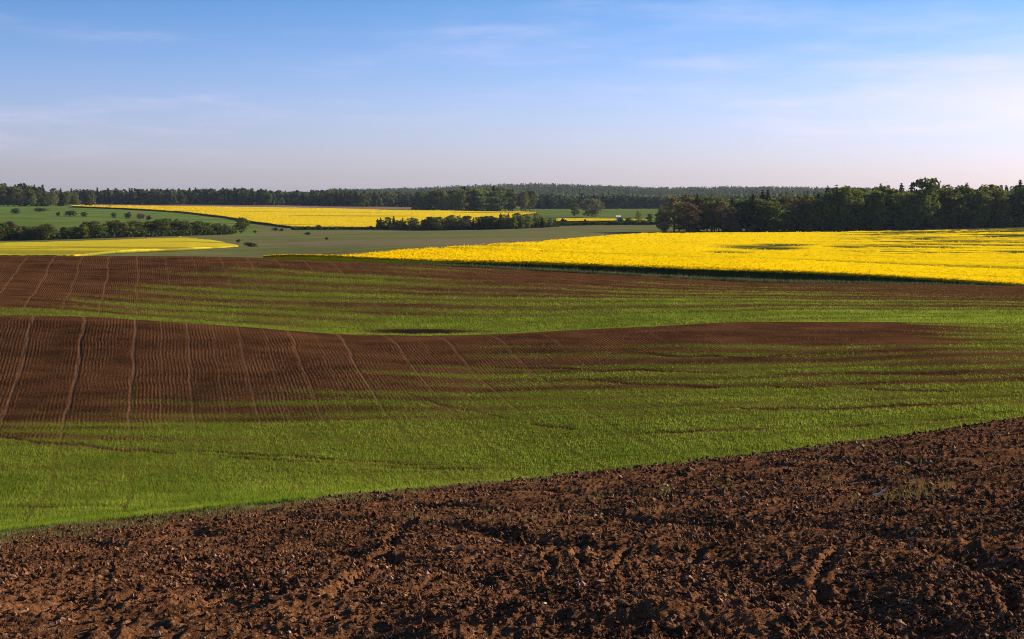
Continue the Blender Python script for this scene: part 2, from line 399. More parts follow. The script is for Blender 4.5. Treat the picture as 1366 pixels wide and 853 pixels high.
# meet the neighbouring sheet without a gap
Zs[-1] = Z[-1]
px = pxof(X, D); Yr = rowof(Z, np.maximum(D, 5)); dB = knots(px)[0][BORDER]
gfg = np.clip(1 - (dB - D) / np.interp(px, [0, 400, 683, 1366], [13, 10, 5, 1.5]), 0, 1) * np.interp(px, [0, 500, 800, 1366], [.8, .6, .3, 0.05])
v = np.stack([X, D, Zs], -1).reshape(-1, 3)
link('ploughed_soil', mesh('ploughed_soil', v, gridfaces(*X.shape), M_SOIL, True, {'green': gfg, 'track': track}), kind='structure')
# 2. sprouting field: valley, ridge, hollow and far slope
X, D, Z = strip(BORDER, TOP, SUB)
trm, e = tram(X, D)
g = greenness(X, D, Z)
trm = trm * np.clip((1 - g * .8), 0, 1) * np.interp(pxof(X, D), [-300, 500, 800, 1100], [1, 1, .5, .15]) * np.clip((D - 56) / 6, 0, 1)
px = pxof(X, D); Yr = rowof(Z, D)
wet = np.exp(-(((px - 565) / 80) ** 2 + ((D - 109.5) / 1.7) ** 2) ** 2) * np.clip(fbm(X * .3, D * .3, 3, 5) * 4 - .8, 0, 1)
trk = tracks(X, D, Z)
g = g * (1 - wet) * (1 - .8 * trk); trm = trm * (1 - trk)
Zs = Z - .05 * trk - .028 * trm + .04 * (fbm(X * .7, D * .7, 3, 51) - .5) + .25 * (fbm(X * .08, D * .08, 3, 53) - .5) * np.clip((D - 50) / 10, 0, 1)
Zs[0] = Z[0]; Zs[-1] = Z[-1]
v = np.stack([X, D, Zs], -1).reshape(-1, 3)
link('sprouting_field', mesh('sprouting_field', v, gridfaces(*X.shape), M_FIELD, True, {'green': g, 'tram': trm, 'wet': wet}), kind='structure')
# 3. meadows and everything beyond, to the horizon
jj = np.unique(np.concatenate([np.arange(0, 14), np.arange(14, 14 + 1460, 4), np.arange(1473, 1488)]))
sv = (U, PXU, Dk, Zk, Mk); U = U[jj]; PXU = PXU[jj]; Dk = Dk[:, jj]; Zk = Zk[:, jj]; Mk = Mk[:, jj]
X, D, Z = strip(TOP, K - 1, {14: 6, 15: 24})
px = pxof(X, D); Yr = rowof(Z, D)
wb = fbm(X * .006, D * .006, 3, 61) - .5
lush = np.clip((D - 600 + wb * 60) / 25, 0, 1) * np.clip((345 + wb * 40 - px) / 15, 0, 1) * np.clip((1420 - D) / 20, 0, 1)
lush = np.maximum(lush, np.clip((D - 780 + wb * 80) / 30, 0, 1) * np.clip((px - 560) / 20, 0, 1) * .8 * np.clip((1700 - D) / 20, 0, 1))
fal = np.clip((D - 1340) / 15, 0, 1) * np.clip((px - 98) / 6, 0, 1) * np.clip((560 - px) / 10, 0, 1)
fal = np.maximum(fal, .5 * np.clip(1 - np.abs(Yr - 325 + (px - 450) * .012) / 6, 0, 1) * np.clip((px - 350) / 80, 0, 1) * np.clip((800 - px) / 60, 0, 1) * (D < 700))
v = np.stack([X, D, Z], -1).reshape(-1, 3)
link('meadow', mesh('meadow', v, gridfaces(*X.shape), M_MEADOW, True, {'lush': lush, 'fallow': fal}), kind='structure')
U, PXU, Dk, Zk, Mk = sv

# ------------------------------------------------------------------ scatters on the ground
def blades(P, h, w, lean=.35, per=2):
    n = len(P) * per
    P = np.repeat(P, per, 0) + np.concatenate([rng.normal(0, 1, (n, 2)) * np.repeat(w, per)[:, None] * 1.2, np.zeros((n, 1))], 1)
    h = np.repeat(h, per) * rng.uniform(.6, 1.25, n); w = np.repeat(w, per)
    a = rng.uniform(0, 2 * np.pi, n); ld = rng.uniform(0, 2 * np.pi, n); l = rng.uniform(0, lean, n) * h
    dx = np.cos(a) * w / 2; dy = np.sin(a) * w / 2
    v = np.empty((n, 3, 3))
    v[:, 0] = P + np.stack([dx, dy, -.02 * h / .1], 1); v[:, 1] = P - np.stack([dx, dy, .02 * h / .1], 1)
    v[:, 2] = P + np.stack([np.cos(ld) * l, np.sin(ld) * l, h], 1)
    return v.reshape(-1, 3), np.arange(n * 3).reshape(-1, 3)
# seedlings of the sprouting field: even spread in the picture
def seedlings():
    out = []
    for (n, d0, d1, hh) in ((410000, 32, 92, .11), (360000, 96, 160, .14)):
        px = rng.uniform(-250, 1620, n)
        Ds, _, _ = knots(px)
        d = rng.uniform(d0, d1, n) if d0 > 90 else 1 / rng.uniform(1 / d1, 1 / d0, n)
        ok = (d > Ds[BORDER] + .2) & (d < Ds[TOP]); px = px[ok]; d = d[ok]
        x = (px - CX) / F * d
        c = x + .263 * d; c2 = np.round(c / .19) * .19; x = x + (c2 - c) * .2        # drilled in rows
        z = ground(x, d)
        g = greenness(x, d, z)
        wet = np.exp(-(((px - 565) / 80) ** 2 + ((d - 109.5) / 1.7) ** 2) ** 2)
        t, e = tram(x, d)
        g = g * (1 - wet) * (1 - .6 * t) * (1 - .85 * tracks(x, d, z))
        pr = g ** 1.6 * (.35 + 1.1 * fbm(x * .5, d * .9, 3, 77)) + .012
        k = rng.random(len(x)) < pr
        z = z[k] + .25 * (fbm(x[k] * .08, d[k] * .08, 3, 53) - .5) * np.clip((d[k] - 50) / 10, 0, 1) - .01
        P = np.stack([x[k], d[k], z], 1)
        s = rng.uniform(.7, 1.3, len(P)) * (.38 + .62 * g[k])
        out.append((P, hh * s, .030 * s * np.clip(d[k] / 60, .8, 2.2)))
    return [np.concatenate(a) for a in zip(*out)]
P, h, w = seedlings()
v, f = blades(P, h, w, .6, 2)
link('crop_seedlings', mesh('crop_seedlings', v, f, M_SPROUT), kind='stuff')
# thin grass at the seam between plough and crop, and stray weeds on the plough
def fg_points(n, px0=-120, px1=1490, d0=5.4, d1=34):
    px = rng.uniform(px0, px1, n); d = 1 / rng.uniform(1 / d1, 1 / d0, n); x = (px - CX) / F * np.maximum(d, COLW)
    return px, x, d
px, x, d = fg_points(170000, d0=9)
d = np.maximum(d, 9); dB = knots(px)[0][BORDER]
pr = np.clip(1 - (dB - d) / np.interp(px, [0, 400, 683, 1366], [13, 10, 7, 2]), 0, 1) ** 1.5 * np.interp(px, [0, 500, 800, 1366], [1., .6, .25, .05]) * np.clip(fbm(x * .9, d * .7, 3, 81) * 2.6 - .5, 0, 1)
pr = np.where(d > dB, 0, pr)
k = rng.random(len(x)) < pr
P = np.stack([x[k], d[k], ground(x[k], d[k]) + soil_relief(x[k], d[k])], 1)
hv = rng.uniform(.05, .11, len(P)); wv = np.full(len(P), .016) * np.clip(P[:, 1] / 18, .8, 2)
for (cx_, cy_, n_, sx_, sy_) in ((1232, 653, 45, 26, 8), (1195, 660, 20, 30, 5), (560, 690, 22, 18, 4), (636, 684, 16, 14, 3), (700, 700, 14, 25, 3), (890, 653, 16, 10, 4), (866, 655, 10, 16, 3), (790, 652, 14, 10, 3), (785, 692, 10, 10, 3), (1092, 607, 8, 4, 5), (1150, 602, 8, 8, 3), (1112, 640, 9, 16, 6), (965, 650, 9, 10, 6), (1205, 618, 8, 20, 5), (870, 680, 6, 12, 4)):
    for j in range(n_):
        q = at(cx_ + rng.normal(0, sx_), cy_ + rng.normal(0, sy_), 6.5, 26)
        q = np.array([[q[0], q[1], q[2]]]); q[0, 2] += soil_relief(q[:, 0], q[:, 1])[0]
        P = np.concatenate([P, q]); hv = np.append(hv, rng.uniform(.06, .13)); wv = np.append(wv, .011)
v, f = blades(P, hv * .8, wv * .75, .7, 3)
link('sparse_grass', mesh('sparse_grass', v, f, M_WEED), kind='stuff')
# soil clods
def icos():
    t = (1 + 5 ** .5) / 2
    v = np.array([(-1, t, 0), (1, t, 0), (-1, -t, 0), (1, -t, 0), (0, -1, t), (0, 1, t), (0, -1, -t), (0, 1, -t), (t, 0, -1), (t, 0, 1), (-t, 0, -1), (-t, 0, 1)], float) / math.hypot(1, t)
    f = np.array([(0, 11, 5), (0, 5, 1), (0, 1, 7), (0, 7, 10), (0, 10, 11), (1, 5, 9), (5, 11, 4), (11, 10, 2), (10, 7, 6), (7, 1, 8), (3, 9, 4), (3, 4, 2), (3, 2, 6), (3, 6, 8), (3, 8, 9), (4, 9, 5), (2, 4, 11), (6, 2, 10), (8, 6, 7), (9, 8, 1)])
    return v, f
IV, IF = icos()
n = 250000
px, x, d = fg_points(n, d0=5.2, d1=31)
dB = knots(px)[0][BORDER]; k = d < dB; x = x[k]; d = d[k]; n = len(x)
dens = fbm(x * 1.1, d * .9, 3, 91); k = rng.random(n) < np.clip(dens * 2.6 - .55, .12, 1); x = x[k]; d = d[k]; n = len(x)
r = .0045 * d ** .72 * np.clip(rng.pareto(2.6, n) + .42, .42, 3.6) * .31
sq = rng.uniform(.6, 1.25, (n, 3)); sq[:, 2] *= .8
z = ground(x, d) + soil_relief(x, d) + r * .42
jit = rng.uniform(.62, 1.3, (n, 12, 1))
a = rng.uniform(0, 2 * np.pi, n); ca, sa = np.cos(a), np.sin(a)
OV = np.array([(1, 0, 0), (-1, 0, 0), (0, 1, 0), (0, -1, 0), (0, 0, 1), (0, 0, -1)], float) * 1.1
OF = np.array([(0, 2, 4), (2, 1, 4), (1, 3, 4), (3, 0, 4), (2, 0, 5), (1, 2, 5), (3, 1, 5), (0, 3, 5)])
jit = jit[:, :6]
V = OV[None] * jit * sq[:, None, :]
tl = rng.normal(0, .5, (n, 1)); V = np.stack([V[..., 0], V[..., 1] * np.cos(tl) - V[..., 2] * np.sin(tl), V[..., 1] * np.sin(tl) + V[..., 2] * np.cos(tl)], -1)
V = np.stack([V[..., 0] * ca[:, None] - V[..., 1] * sa[:, None], V[..., 0] * sa[:, None] + V[..., 1] * ca[:, None], V[..., 2]], -1) * r[:, None, None]
V = V + np.stack([x, d, z], 1)[:, None, :]
Fc = (OF[None] + (np.arange(n) * 6)[:, None, None]).reshape(-1, 3)
link('soil_clods', mesh('soil_clods', V.reshape(-1, 3), Fc, M_CLOD), kind='stuff')
# loose pale stones, each one its own object
stone_mesh = []
for q in range(4):
    jv = IV * rng.uniform(.7, 1.2, (12, 1)) * np.array([1.2, .9, .65])
    stone_mesh.append(mesh('stone', jv, IF, M_STONE))
STONES = [(795, 681, 5), (883, 652, 4), (992, 667, 6), (1118, 757, 4), (1313, 753, 5), (1138, 824, 5), (812, 771, 5), (160, 799, 5), (158, 765, 4), (353, 727, 4), (627, 735, 5), (796, 708, 3), (950, 735, 4),
          (582, 834, 6), (425, 809, 5), (466, 738, 4), (78, 843, 6), (386, 844, 5), (262, 806, 4), (1296, 702, 4), (1262, 711, 3), (619, 703, 4), (939, 770, 4), (726, 746, 5), (815, 777, 5), (1018, 781, 4), (498, 745, 4), (727, 817, 5), (236, 768, 3), (340, 768, 4)]
for i, (a, b, s) in enumerate(STONES):
    q = at(a, b, 6.0, 30); r_ = s * q[1] / F * .55
    zz = q[2] + float(soil_relief(np.array([q[0]]), np.array([q[1]]))[0]) + r_ * .55
    link('stone', stone_mesh[i % 4], label='small pale stone lying loose on the ploughed brown soil', category='stone', group='pale stones on the ploughed bank').location = (q[0], q[1], zz)
    o = col.objects[-1]; o.scale = (r_,) * 3; o.rotation_euler = (rng.uniform(-.3, .3), rng.uniform(-.3, .3), rng.uniform(0, 6))
# pale bent stalk
def tube(pts, rad, seg=6):
    pts = np.array(pts, float); rad = np.broadcast_to(rad, (len(pts),)); V = []
    for i, p in enumerate(pts):
        t = pts[min(i + 1, len(pts) - 1)] - pts[max(i - 1, 0)]; t /= np.linalg.norm(t) + 1e-9
        u = np.cross(t, [0.3, .2, .93]); u /= np.linalg.norm(u) + 1e-9; w_ = np.cross(t, u)
        for s in range(seg):
            an = 2 * math.pi * s / seg; V.append(p + rad[i] * (u * math.cos(an) + w_ * math.sin(an)))
    Fq = [(i * seg + s, i * seg + (s + 1) % seg, (i + 1) * seg + (s + 1) % seg, (i + 1) * seg + s) for i in range(len(pts) - 1) for s in range(seg)]
    return np.array(V), np.array(Fq)
q = at(1172, 664, 8, 26)
zz = q[2] + float(soil_relief(np.array([q[0]]), np.array([q[1]]))[0]) + .045
v, f = tube([(-.055, 0, .01), (-.03, .01, .02), (0, 0, .02), (.04, .0, .05), (.075, .01, .075)], [.006, .009, .011, .009, .005])
link('dry_stalk', mesh('dry_stalk', v, f, plain('dry_stalk', (.78, .64, .45), (.86, .74, .56), 9.)), label='bent whitish dry stalk lying on the dark plough near yellowish weeds', category='stalk').location = (q[0], q[1], zz)

# ------------------------------------------------------------------ rapeseed crops
def crop(name, near, far, hgt, px0, px1, nc, nr, mat, bare=None, flowers=0, label=None, taper=None):
    px = np.linspace(px0, px1, nc)
    dn = np.interp(px, *zip(*near)); df = np.interp(px, *zip(*far))
    dn = dn + (fbm(px * .05, px * 0, 3, 5) - .5) * dn * .004
    df = np.maximum(df, dn + .5)
    tt = np.linspace(0, 1, nr)[:, None]
    D = 1 / (1 / dn + (1 / df - 1 / dn) * tt)
    D = np.concatenate([D[:1] - .02, D, D[-1:] + .02])
    X = (px - CX) / F * D
    Z0 = ground(X, D)
    Yr = rowof(Z0 + hgt, D)
    b = bare(np.broadcast_to(px, D.shape), Yr, X, D) if bare else np.zeros_like(D)
    Hh = hgt * (1 + .10 * (fbm(X * .6, D * .6, 3, 7) - .5) + .14 * (fbm(X * .07, D * .07, 3, 9) - .5)) * (1 - .35 * b)
    Hh = Hh * np.interp(px, *taper) if taper else Hh
    Hh[0] = 0; Hh[-1] = 0; Hh[:, 0] = 0; Hh[:, -1] = 0
    stem = np.zeros_like(D); stem[0] = 1; stem[-1] = 1
    # a row just behind the front edge keeps the stems below and the flowers on top
    D2 = np.concatenate([D[:1], D[:1] + .01, D[1:]]); X2 = (px - CX) / F * D2
    Z2 = np.concatenate([Z0[:1], Z0[:1] + hgt * .78 * (1 + .2 * (vn(px * 2.1, px * 0, 3) - .5)), Z0[1:] + Hh[1:]])
    if taper: Z2[1] = Z0[0] + (Z2[1] - Z0[0]) * np.interp(px, *taper) * np.interp(px, [470, 620], [.15, 1.])
    S2 = np.concatenate([stem[:1], stem[:1], stem[1:]]); B2 = np.concatenate([b[:1], b[:1], b[1:]])
    v = np.stack([X2, D2, Z2], -1).reshape(-1, 3)
    fcs = gridfaces(*D2.shape); mats = [mat]
    at_ = {'stem': S2, 'bare': B2}
    link(name, mesh(name, v, fcs, mat, True, at_), kind='stuff', label=label)
    if flowers:
        pf = rng.uniform(px0, px1, flowers); t = rng.random(flowers)
        a, c = np.interp(pf, px, dn), np.interp(pf, px, df)
        t[:flowers // 5] = t[:flowers // 5] ** 3 * .05
        d = 1 / (1 / a + (1 / c - 1 / a) * t); x = (pf - CX) / F * d; z = ground(x, d)
        bb = bare(pf, rowof(z + hgt, d), x, d) if bare else np.zeros(flowers)
        k = (rng.random(flowers) > bb * 1.6) & (c - a > 1); x = x[k]; d = d[k]; z = z[k]
        s = (.00034 * d + .03) * rng.uniform(.6, 1.3, len(x))
        if taper: hgt = hgt * np.interp(CX + F * x / d, *taper)
        hz = z + hgt * (1 + .14 * (fbm(x * .07, d * .07, 3, 9) - .5)) + rng.uniform(-.10, .12, len(x)) * hgt
        quads(name + '_flowers', np.stack([x, d, hz], 1), s, M_PETAL, label and label.replace('crop', 'flower heads'))
def quads(name, P, s, mat, label=None):
    n = len(P)
    a = rng.normal(0, 1, (n, 3)); a[:, 2] *= .35; a /= np.linalg.norm(a, axis=1)[:, None]
    b = np.cross(a, np.array([0, 0, 1.]) + rng.normal(0, .35, (n, 3))); b /= np.linalg.norm(b, axis=1)[:, None]
    a = a * s[:, None]; b = b * s[:, None] * .8
    v = np.stack([P - a - b, P + a - b, P + a + b, P - a + b], 1).reshape(-1, 3)
    link(name, mesh(name, v, np.arange(n * 4).reshape(-1, 4), mat), kind='stuff', label=label)
def main_bare(px, Y, X, D):
    b = np.zeros_like(D)
    for (cx, cy, rx, ry, am) in ((1015, 329, 68, 4.2, 1), (968, 335, 36, 2.2, 1), (1045, 325.5, 50, 1.9, 1), (1130, 328, 38, 2.2, .9), (1290, 321, 50, 2.2, .9), (1345, 322, 30, 1.7, .8), (1245, 316, 24, 2.4, .7), (905, 322.5, 14, 1.0, .7), (722, 333, 9, .9, .7), (815, 329, 25, .8, .6), (1220, 334, 10, 1.2, .5), (1180, 333, 8, 1.2, .5)):
        b = np.maximum(b, am * np.exp(-(((px - cx - (Y - cy) * 6) / rx) ** 2 + ((Y - cy) / ry) ** 2) ** 1.5))
    up = np.clip((px - 1040) / 130, 0, 1) * np.clip((341 - Y) / 4, 0, 1)
    b = np.maximum(b, up * np.clip(fbm(X * .035, D * .13, 5, 15, .6) * 5 - 1.6, 0, .9))
    lines = np.clip(fbm(X * .012, D * .16, 3, 25) * 4 - 2.2, 0, .65)
    return np.maximum(b * (.6 + .7 * fbm(X * .2, D * .25, 3, 19)), lines)
near = [(p, float(np.interp(p, *LINES[CROP][0]))) for p in (300, 400, 683, 853, 1024, 1366, 1600)]
far = [(360, 162), (390, 166), (420, 176), (512, 202), (600, 236), (683, 285), (760, 362), (820, 450), (870, 520), (960, 536), (1100, 541), (1250, 556), (1320, 572), (1500, 590)]
crop('rapeseed_crop', near, far, 1.25, 352, 1500, 700, 260, M_RAPE, main_bare, 90000, 'bright yellow flowering rapeseed crop behind the dark grass bank', ([345, 390, 450, 520], [.45, .75, .95, 1.]))
def strip_bare(px, Y, X, D): return np.clip(fbm(X * .02, D * .05, 4, 41) * 2.8 - 1.15, 0, .6)
def ds(lst, d0, d1): return [(a, at(a, b, d0, d1)[1]) for a, b in lst]
M_RAPE_STRIP = rape_material('rapeseed_thin', (.60, .45, .02), (.36, .32, .03))
crop('rapeseed_strip', [(-400, 300), (0, 300), (100, 305)] + ds([(150, 339.5), (200, 337), (240, 335.5), (300, 331.5), (318, 329.3)], 250, 700), ds([(-400, 336), (-150, 332), (0, 328), (100, 325.5), (200, 321.5), (240, 319), (280, 322.5), (318, 328.3)], 250, 700), 1.0, -400, 318, 380, 80, M_RAPE_STRIP, strip_bare, 0, 'pale yellow rapeseed crop strip beyond the brown ridge', ([250, 290, 318], [1., .6, .15]))
def back_bare(px, Y, X, D): return np.clip(fbm(X * .008, D * .03, 4, 43) * 3 - 1.5, 0, .6)
nearb = ds([(95, 277), (160, 279.5), (240, 284), (300, 291), (340, 298.5), (390, 305), (500, 306), (590, 306), (660, 298), (700, 289), (716, 285.5)], 700, 1290)
crop('rapeseed_hillside', nearb, ds([(95, 276), (200, 276.5), (340, 278.5), (500, 281), (690, 284), (716, 285)], 900, 1400), 1.3, 95, 716, 420, 120, M_RAPE_FAR, back_bare, 20000, 'broad yellow rapeseed crop on the far rise before the woods')
crop('rapeseed_corner', ds([(742, 297.5), (800, 297), (862, 296.5)], 700, 1200), ds([(742, 293.5), (800, 294), (862, 296)], 700, 1200), 1.0, 742, 862, 80, 20, M_RAPE_FAR, None, 2000, 'small yellow rapeseed crop corner beyond the low hedge')

# grass bank between the brown field and the rapeseed
n = 26000
px = rng.uniform(250, 1460, n); Ds, _, _ = knots(px)
d = Ds[TOP] + rng.uniform(.0, 1, n) ** 1.0 * (Ds[CROP] - Ds[TOP] - .2); x = (px - CX) / F * d
amp = np.interp(px, [250, 360, 480, 620, 1250, 1366], [.08, .12, .3, 1, .9, .6])
k = rng.random(n) < amp * (.4 + .9 * fbm(x * .3, d * .3, 3, 44)); x, d, amp = x[k], d[k], amp[k]
hh = rng.uniform(.15, .42, len(x)) * amp * (.6 + .9 * fbm(x * .15, d * .2, 2, 45))
tall = rng.random(len(x)) < .012; hh = np.where(tall, hh * 2.4, hh)
v, f = blades(np.stack([x, d, ground(x, d)], 1), hh, np.full(len(x), .09), .5, 3)
link('verge_grass', mesh('verge_grass', v, f, M_VERGE), kind='stuff')
# pale dead stems on that bank and weeds along the bare ridge
n = 2600
px = rng.uniform(560, 1300, n); Ds, _, _ = knots(px); d = Ds[TOP] + rng.uniform(.3, 2.2, n); x = (px - CX) / F * d
v, f = blades(np.stack([x, d, ground(x, d)], 1), rng.uniform(.2, .55, n), np.full(n, .06), .6, 1)
link('dry_grass', mesh('dry_grass', v, f, M_STRAW), kind='stuff')

# ------------------------------------------------------------------ trees
def leafcloud(lobes, n, size, shell=.55, flat=.0):
    """leaf sprays spread through a set of lobes (cx, cy, cz, rx, ry, rz)"""
    lobes = np.array(lobes, float); wgt = lobes[:, 3] * lobes[:, 4] * lobes[:, 5]; wgt = wgt ** .7; wgt /= wgt.sum()
    idx = rng.choice(len(lobes), n, p=wgt); Lb = lobes[idx]
    dr = rng.normal(0, 1, (n, 3)); dr /= np.linalg.norm(dr, axis=1)[:, None]
    rr = (shell + (1 - shell) * rng.random(n) ** .6)[:, None] * rng.uniform(.8, 1.12, (n, 1))
    P = Lb[:, :3] + dr * rr * Lb[:, 3:]
    nr = dr + rng.normal(0, .7, (n, 3)); nr[:, 2] += flat; nr /= np.linalg.norm(nr, axis=1)[:, None]
    u = np.cross(nr, rng.normal(0, 1, (n, 3))); u /= np.linalg.norm(u, axis=1)[:, None]; w_ = np.cross(nr, u)
    s = size * rng.uniform(.6, 1.4, (n, 1))
    v = np.stack([P - u * s - w_ * s * .6, P + u * s * .9 - w_ * s * .7, P + u * s * .7 + w_ * s * .7, P - u * s * .8 + w_ * s * .6], 1)
    v += rng.normal(0, .12, v.shape) * s[:, None, :]
    return v.reshape(-1, 3), np.arange(4 * n).reshape(-1, 4)
def spruce_geo(n=520, wid=.15):
    zz = rng.random(n) ** 1.35; zz = .06 + zz * .94
    lay = np.round(zz * 17) / 17; zz = zz * .68 + lay * .32
    rad = wid * (1 - zz) ** .8 * (.75 + .5 * rng.random(n)) + .004
    a = rng.uniform(0, 2 * np.pi, n); q = rng.random(n) ** .45
    P = np.stack([np.cos(a) * rad * q, np.sin(a) * rad * q, zz - rad * q * .35], 1)
    s = (.022 + .030 * (1 - zz))[:, None] * rng.uniform(.7, 1.3, (n, 1))
    out = np.stack([np.cos(a), np.sin(a), -.45 * np.ones(n)], 1); sid = np.stack([-np.sin(a), np.cos(a), rng.normal(0, .35, n)], 1)
    v = np.stack([P - out * s - sid * s * .8, P - out * s * .6 + sid * s * .8, P + out * s * 1.2 + sid * s * .25, P + out * s * 1.2 - sid * s * .25], 1)
    return v.reshape(-1, 3), np.arange(4 * n).reshape(-1, 4)
def limbs(h0, tops, r=.016):
    V, Fq = tube([(0, 0, -.02), (.004, .003, h0 * .5), (0, 0, h0), (.006, -.004, .8)], [r * 1.25, r, r * .75, r * .2], 7)
    for (x, y, z) in tops:
        b = h0 * random.uniform(.75, 1.2)
        v, f = tube([(0, 0, b), (x * .5, y * .5, b + (z - b) * .6), (x, y, z)], [r * .5, r * .32, r * .1], 5)
        Fq = np.concatenate([Fq, f + len(V)]); V = np.concatenate([V, v])
    return V, Fq
def broad_geo(wid, base, nl, n, size, round_=1.0, top=.97, shell=.5):
    lobes = []
    cz = (base + top) / 2; hz = (top - base) / 2
    for i in range(nl):
        z = base + (top - base) * (i + .5) / nl
        k = math.sqrt(max(0.02, 1 - ((z - cz) / hz) ** 2 * round_))
        a = i * 2.399 + random.uniform(-.5, .5); o = wid * k * random.uniform(.25, .62)
        rl = wid * random.uniform(.32, .52) * (.55 + .45 * k)
        lobes.append((math.cos(a) * o, math.sin(a) * o, min(z, top - rl * .75), rl, rl, rl * random.uniform(.65, .95) * min(1.25, .5 / wid * .55)))
    cv, cf = leafcloud(lobes, n, size, shell)
    tv, tf = limbs(base + .08, [l[:3] for l in lobes[::2]], .015)
    return (cv, cf), (tv, tf)
KINDS = {}
def variants(kind, mat, maker, n=4):
    L_ = []
    for i in range(n):
        (cv, cf), (tv, tf) = maker(i)
        L_.append((mesh(kind + '_crown', cv, cf, mat), mesh(kind + '_trunk', tv, tf, M_BARK, True)))
    KINDS[kind] = L_
variants('spruce', M_SPRUCE, lambda i: (spruce_geo(560, .13 + .02 * i), tube([(0, 0, -.02), (0, 0, .5), (0, 0, .97)], [.014, .009, .002], 6)), 5)
variants('broadleaf_tree', M_BROAD, lambda i: broad_geo(.32 + .035 * i, .10, 14, 1000, .029), 6)
variants('birch', M_BIRCH, lambda i: broad_geo(.22 + .025 * i, .10, 14, 900, .023), 5)
variants('budding_tree', M_BUD, lambda i: broad_geo(.24 + .02 * i, .08, 14, 800, .021, shell=.3), 4)
variants('oak', M_BROAD, lambda i: broad_geo(.36, .10, 16, 1100, .026), 1)
variants('willow', M_WILLOW, lambda i: broad_geo(.62, .04, 16, 1300, .030), 2)
def bush_geo(i):
    lobes = [(random.uniform(-.28, .28), random.uniform(-.28, .28), random.uniform(.2, .62), random.uniform(.18, .32), random.uniform(.18, .32), random.uniform(.22, .36)) for _ in range(9)]
    return leafcloud(lobes, 420, .055, .5), tube([(0, 0, -.05), (.02, 0, .25), (.0, .03, .6)], [.05, .035, .012], 6)
variants('bush', M_BUSH, bush_geo, 5)
variants('blossom_bush', M_BLOSSOM, bush_geo, 1)
variants('rusty_bush', M_RUST, bush_geo, 2)
def tree(kind, x, d, h, label, cat='tree', group=None, w=1.0, z=None, yaw=None, var=None):
    vs = KINDS[kind]; cm, tm = vs[int(rng.integers(len(vs))) if var is None else var]
    o = bpy.data.objects.new(kind, None); col.objects.link(o)
    o.location = (x, d, float(ground(x, d)) if z is None else z)
    o.rotation_euler = (0, 0, rng.uniform(0, 6.28) if yaw is None else yaw); o.scale = (h * w, h * w, h)
    o['label'] = label; o['category'] = cat
    if group: o['group'] = group
    for nm, me in (('crown', cm), ('trunk', tm)):
        c = bpy.data.objects.new(nm, me); col.objects.link(c); c.parent = o
    return o
LOOK = {'spruce': 'dark pointed spruce', 'broadleaf_tree': 'full green tree', 'birch': 'light green birch', 'budding_tree': 'brownish budding tree', 'willow': 'grey green rounded tree', 'oak': 'round crowned oak'}
def wood(px0, px1, step, rows, base, top, place, sections, mix, wide=1.0, d_step=9., jitter=.35, front_drop=0.):
    """rows of single trees; base/top: image rows of foot and silhouette by column"""
    for r in range(rows):
        px = px0 + step * .5 * (r % 2)
        while px < px1:
            p = px + rng.normal(0, step * jitter); q = at(p, float(np.interp(p, *zip(*base))), 400, 1700)
            d = q[1] + r * d_step + rng.uniform(-2, 2); x = (p - CX) / F * d; z = float(ground(x, d))
            tp = float(np.interp(p, *zip(*top)))
            drop = (front_drop * (1 - r / max(1, rows - 1)) if rows > 1 else 0) * rng.uniform(.4, 1.3)
            h = (HY - tp - drop) * d / F - z
            h = max(3., h * rng.uniform(.88, 1.06))
            sec = [s for s in sections if p < s[0]][0][1]
            mx = mix(p, r); kind = list(mx)[int(rng.choice(len(mx), p=np.array(list(mx.values())) / sum(mx.values())))]
            rw = 'fronting' if r == 0 else ('inside' if r < rows - 1 else 'backing')
            lab = f"{LOOK[kind]} {rw} {place} {sec}"
            tree(kind, x, d, h, lab, 'tree', f"{LOOK[kind]}s {rw} {place} {sec}", wide * rng.uniform(.85, 1.2), z)
            px += step * rng.uniform(.75, 1.25)
# wood on the right, against the light
G_TOP = [(880, 284), (893, 263), (915, 260), (935, 259), (965, 262), (978, 265), (990, 259), (1005, 254), (1015, 255), (1040, 258), (1075, 257), (1095, 251), (1110, 248), (1130, 245), (1160, 247), (1180, 245), (1200, 247), (1222, 247), (1250, 246), (1270, 242), (1295, 239), (1330, 241), (1345, 245), (1366, 242), (1500, 240)]
G_BASE = [(880, 311.5), (960, 311), (1020, 310.5), (1100, 309), (1200, 306.5), (1366, 303), (1500, 300)]
def gmix(p, r):
    if p < 972: return {'budding_tree': 6, 'birch': .6, 'broadleaf_tree': .5}
    if r == 3: return {'spruce': 5, 'birch': 1, 'broadleaf_tree': 1.5}
    return {'broadleaf_tree': 4, 'birch': 1.5, 'spruce': 1.0, 'budding_tree': .5}
wood(893, 1480, 18.5, 4, G_BASE, G_TOP, 'the right hand wood', [(975, 'at its brown left end'), (1095, 'in its lower left half'), (1215, 'left of the round oak'), (1262, 'around the round oak'), (9999, 'right of the round oak')], gmix, 1.35, 9., front_drop=9)
for p in np.arange(985, 1480, 21):
    p = p + rng.uniform(-5, 5); q = at(p, float(np.interp(p, *zip(*G_BASE))) + .3, 400, 900)
    tree('bush', q[0], q[1] - 2, rng.uniform(3.5, 7.5), 'dark bush at the shaded foot of the right hand wood', 'bush', 'bushes at the foot of the right hand wood', rng.uniform(.9, 1.4))
q = at(1235, 304, 400, 900); tree('oak', (1235 - CX) / F * 612, 612, (HY - 234) * 612 / F - float(ground((1235 - CX) / F * 612, 612)), 'tall round crowned oak rising above the right hand wood', w=1.05)
q = at(884, 310.5, 400, 900); tree('broadleaf_tree', q[0], q[1], 34 * q[1] / F, 'dark tree with bare lower trunk at the left tip of right hand wood', w=.8)
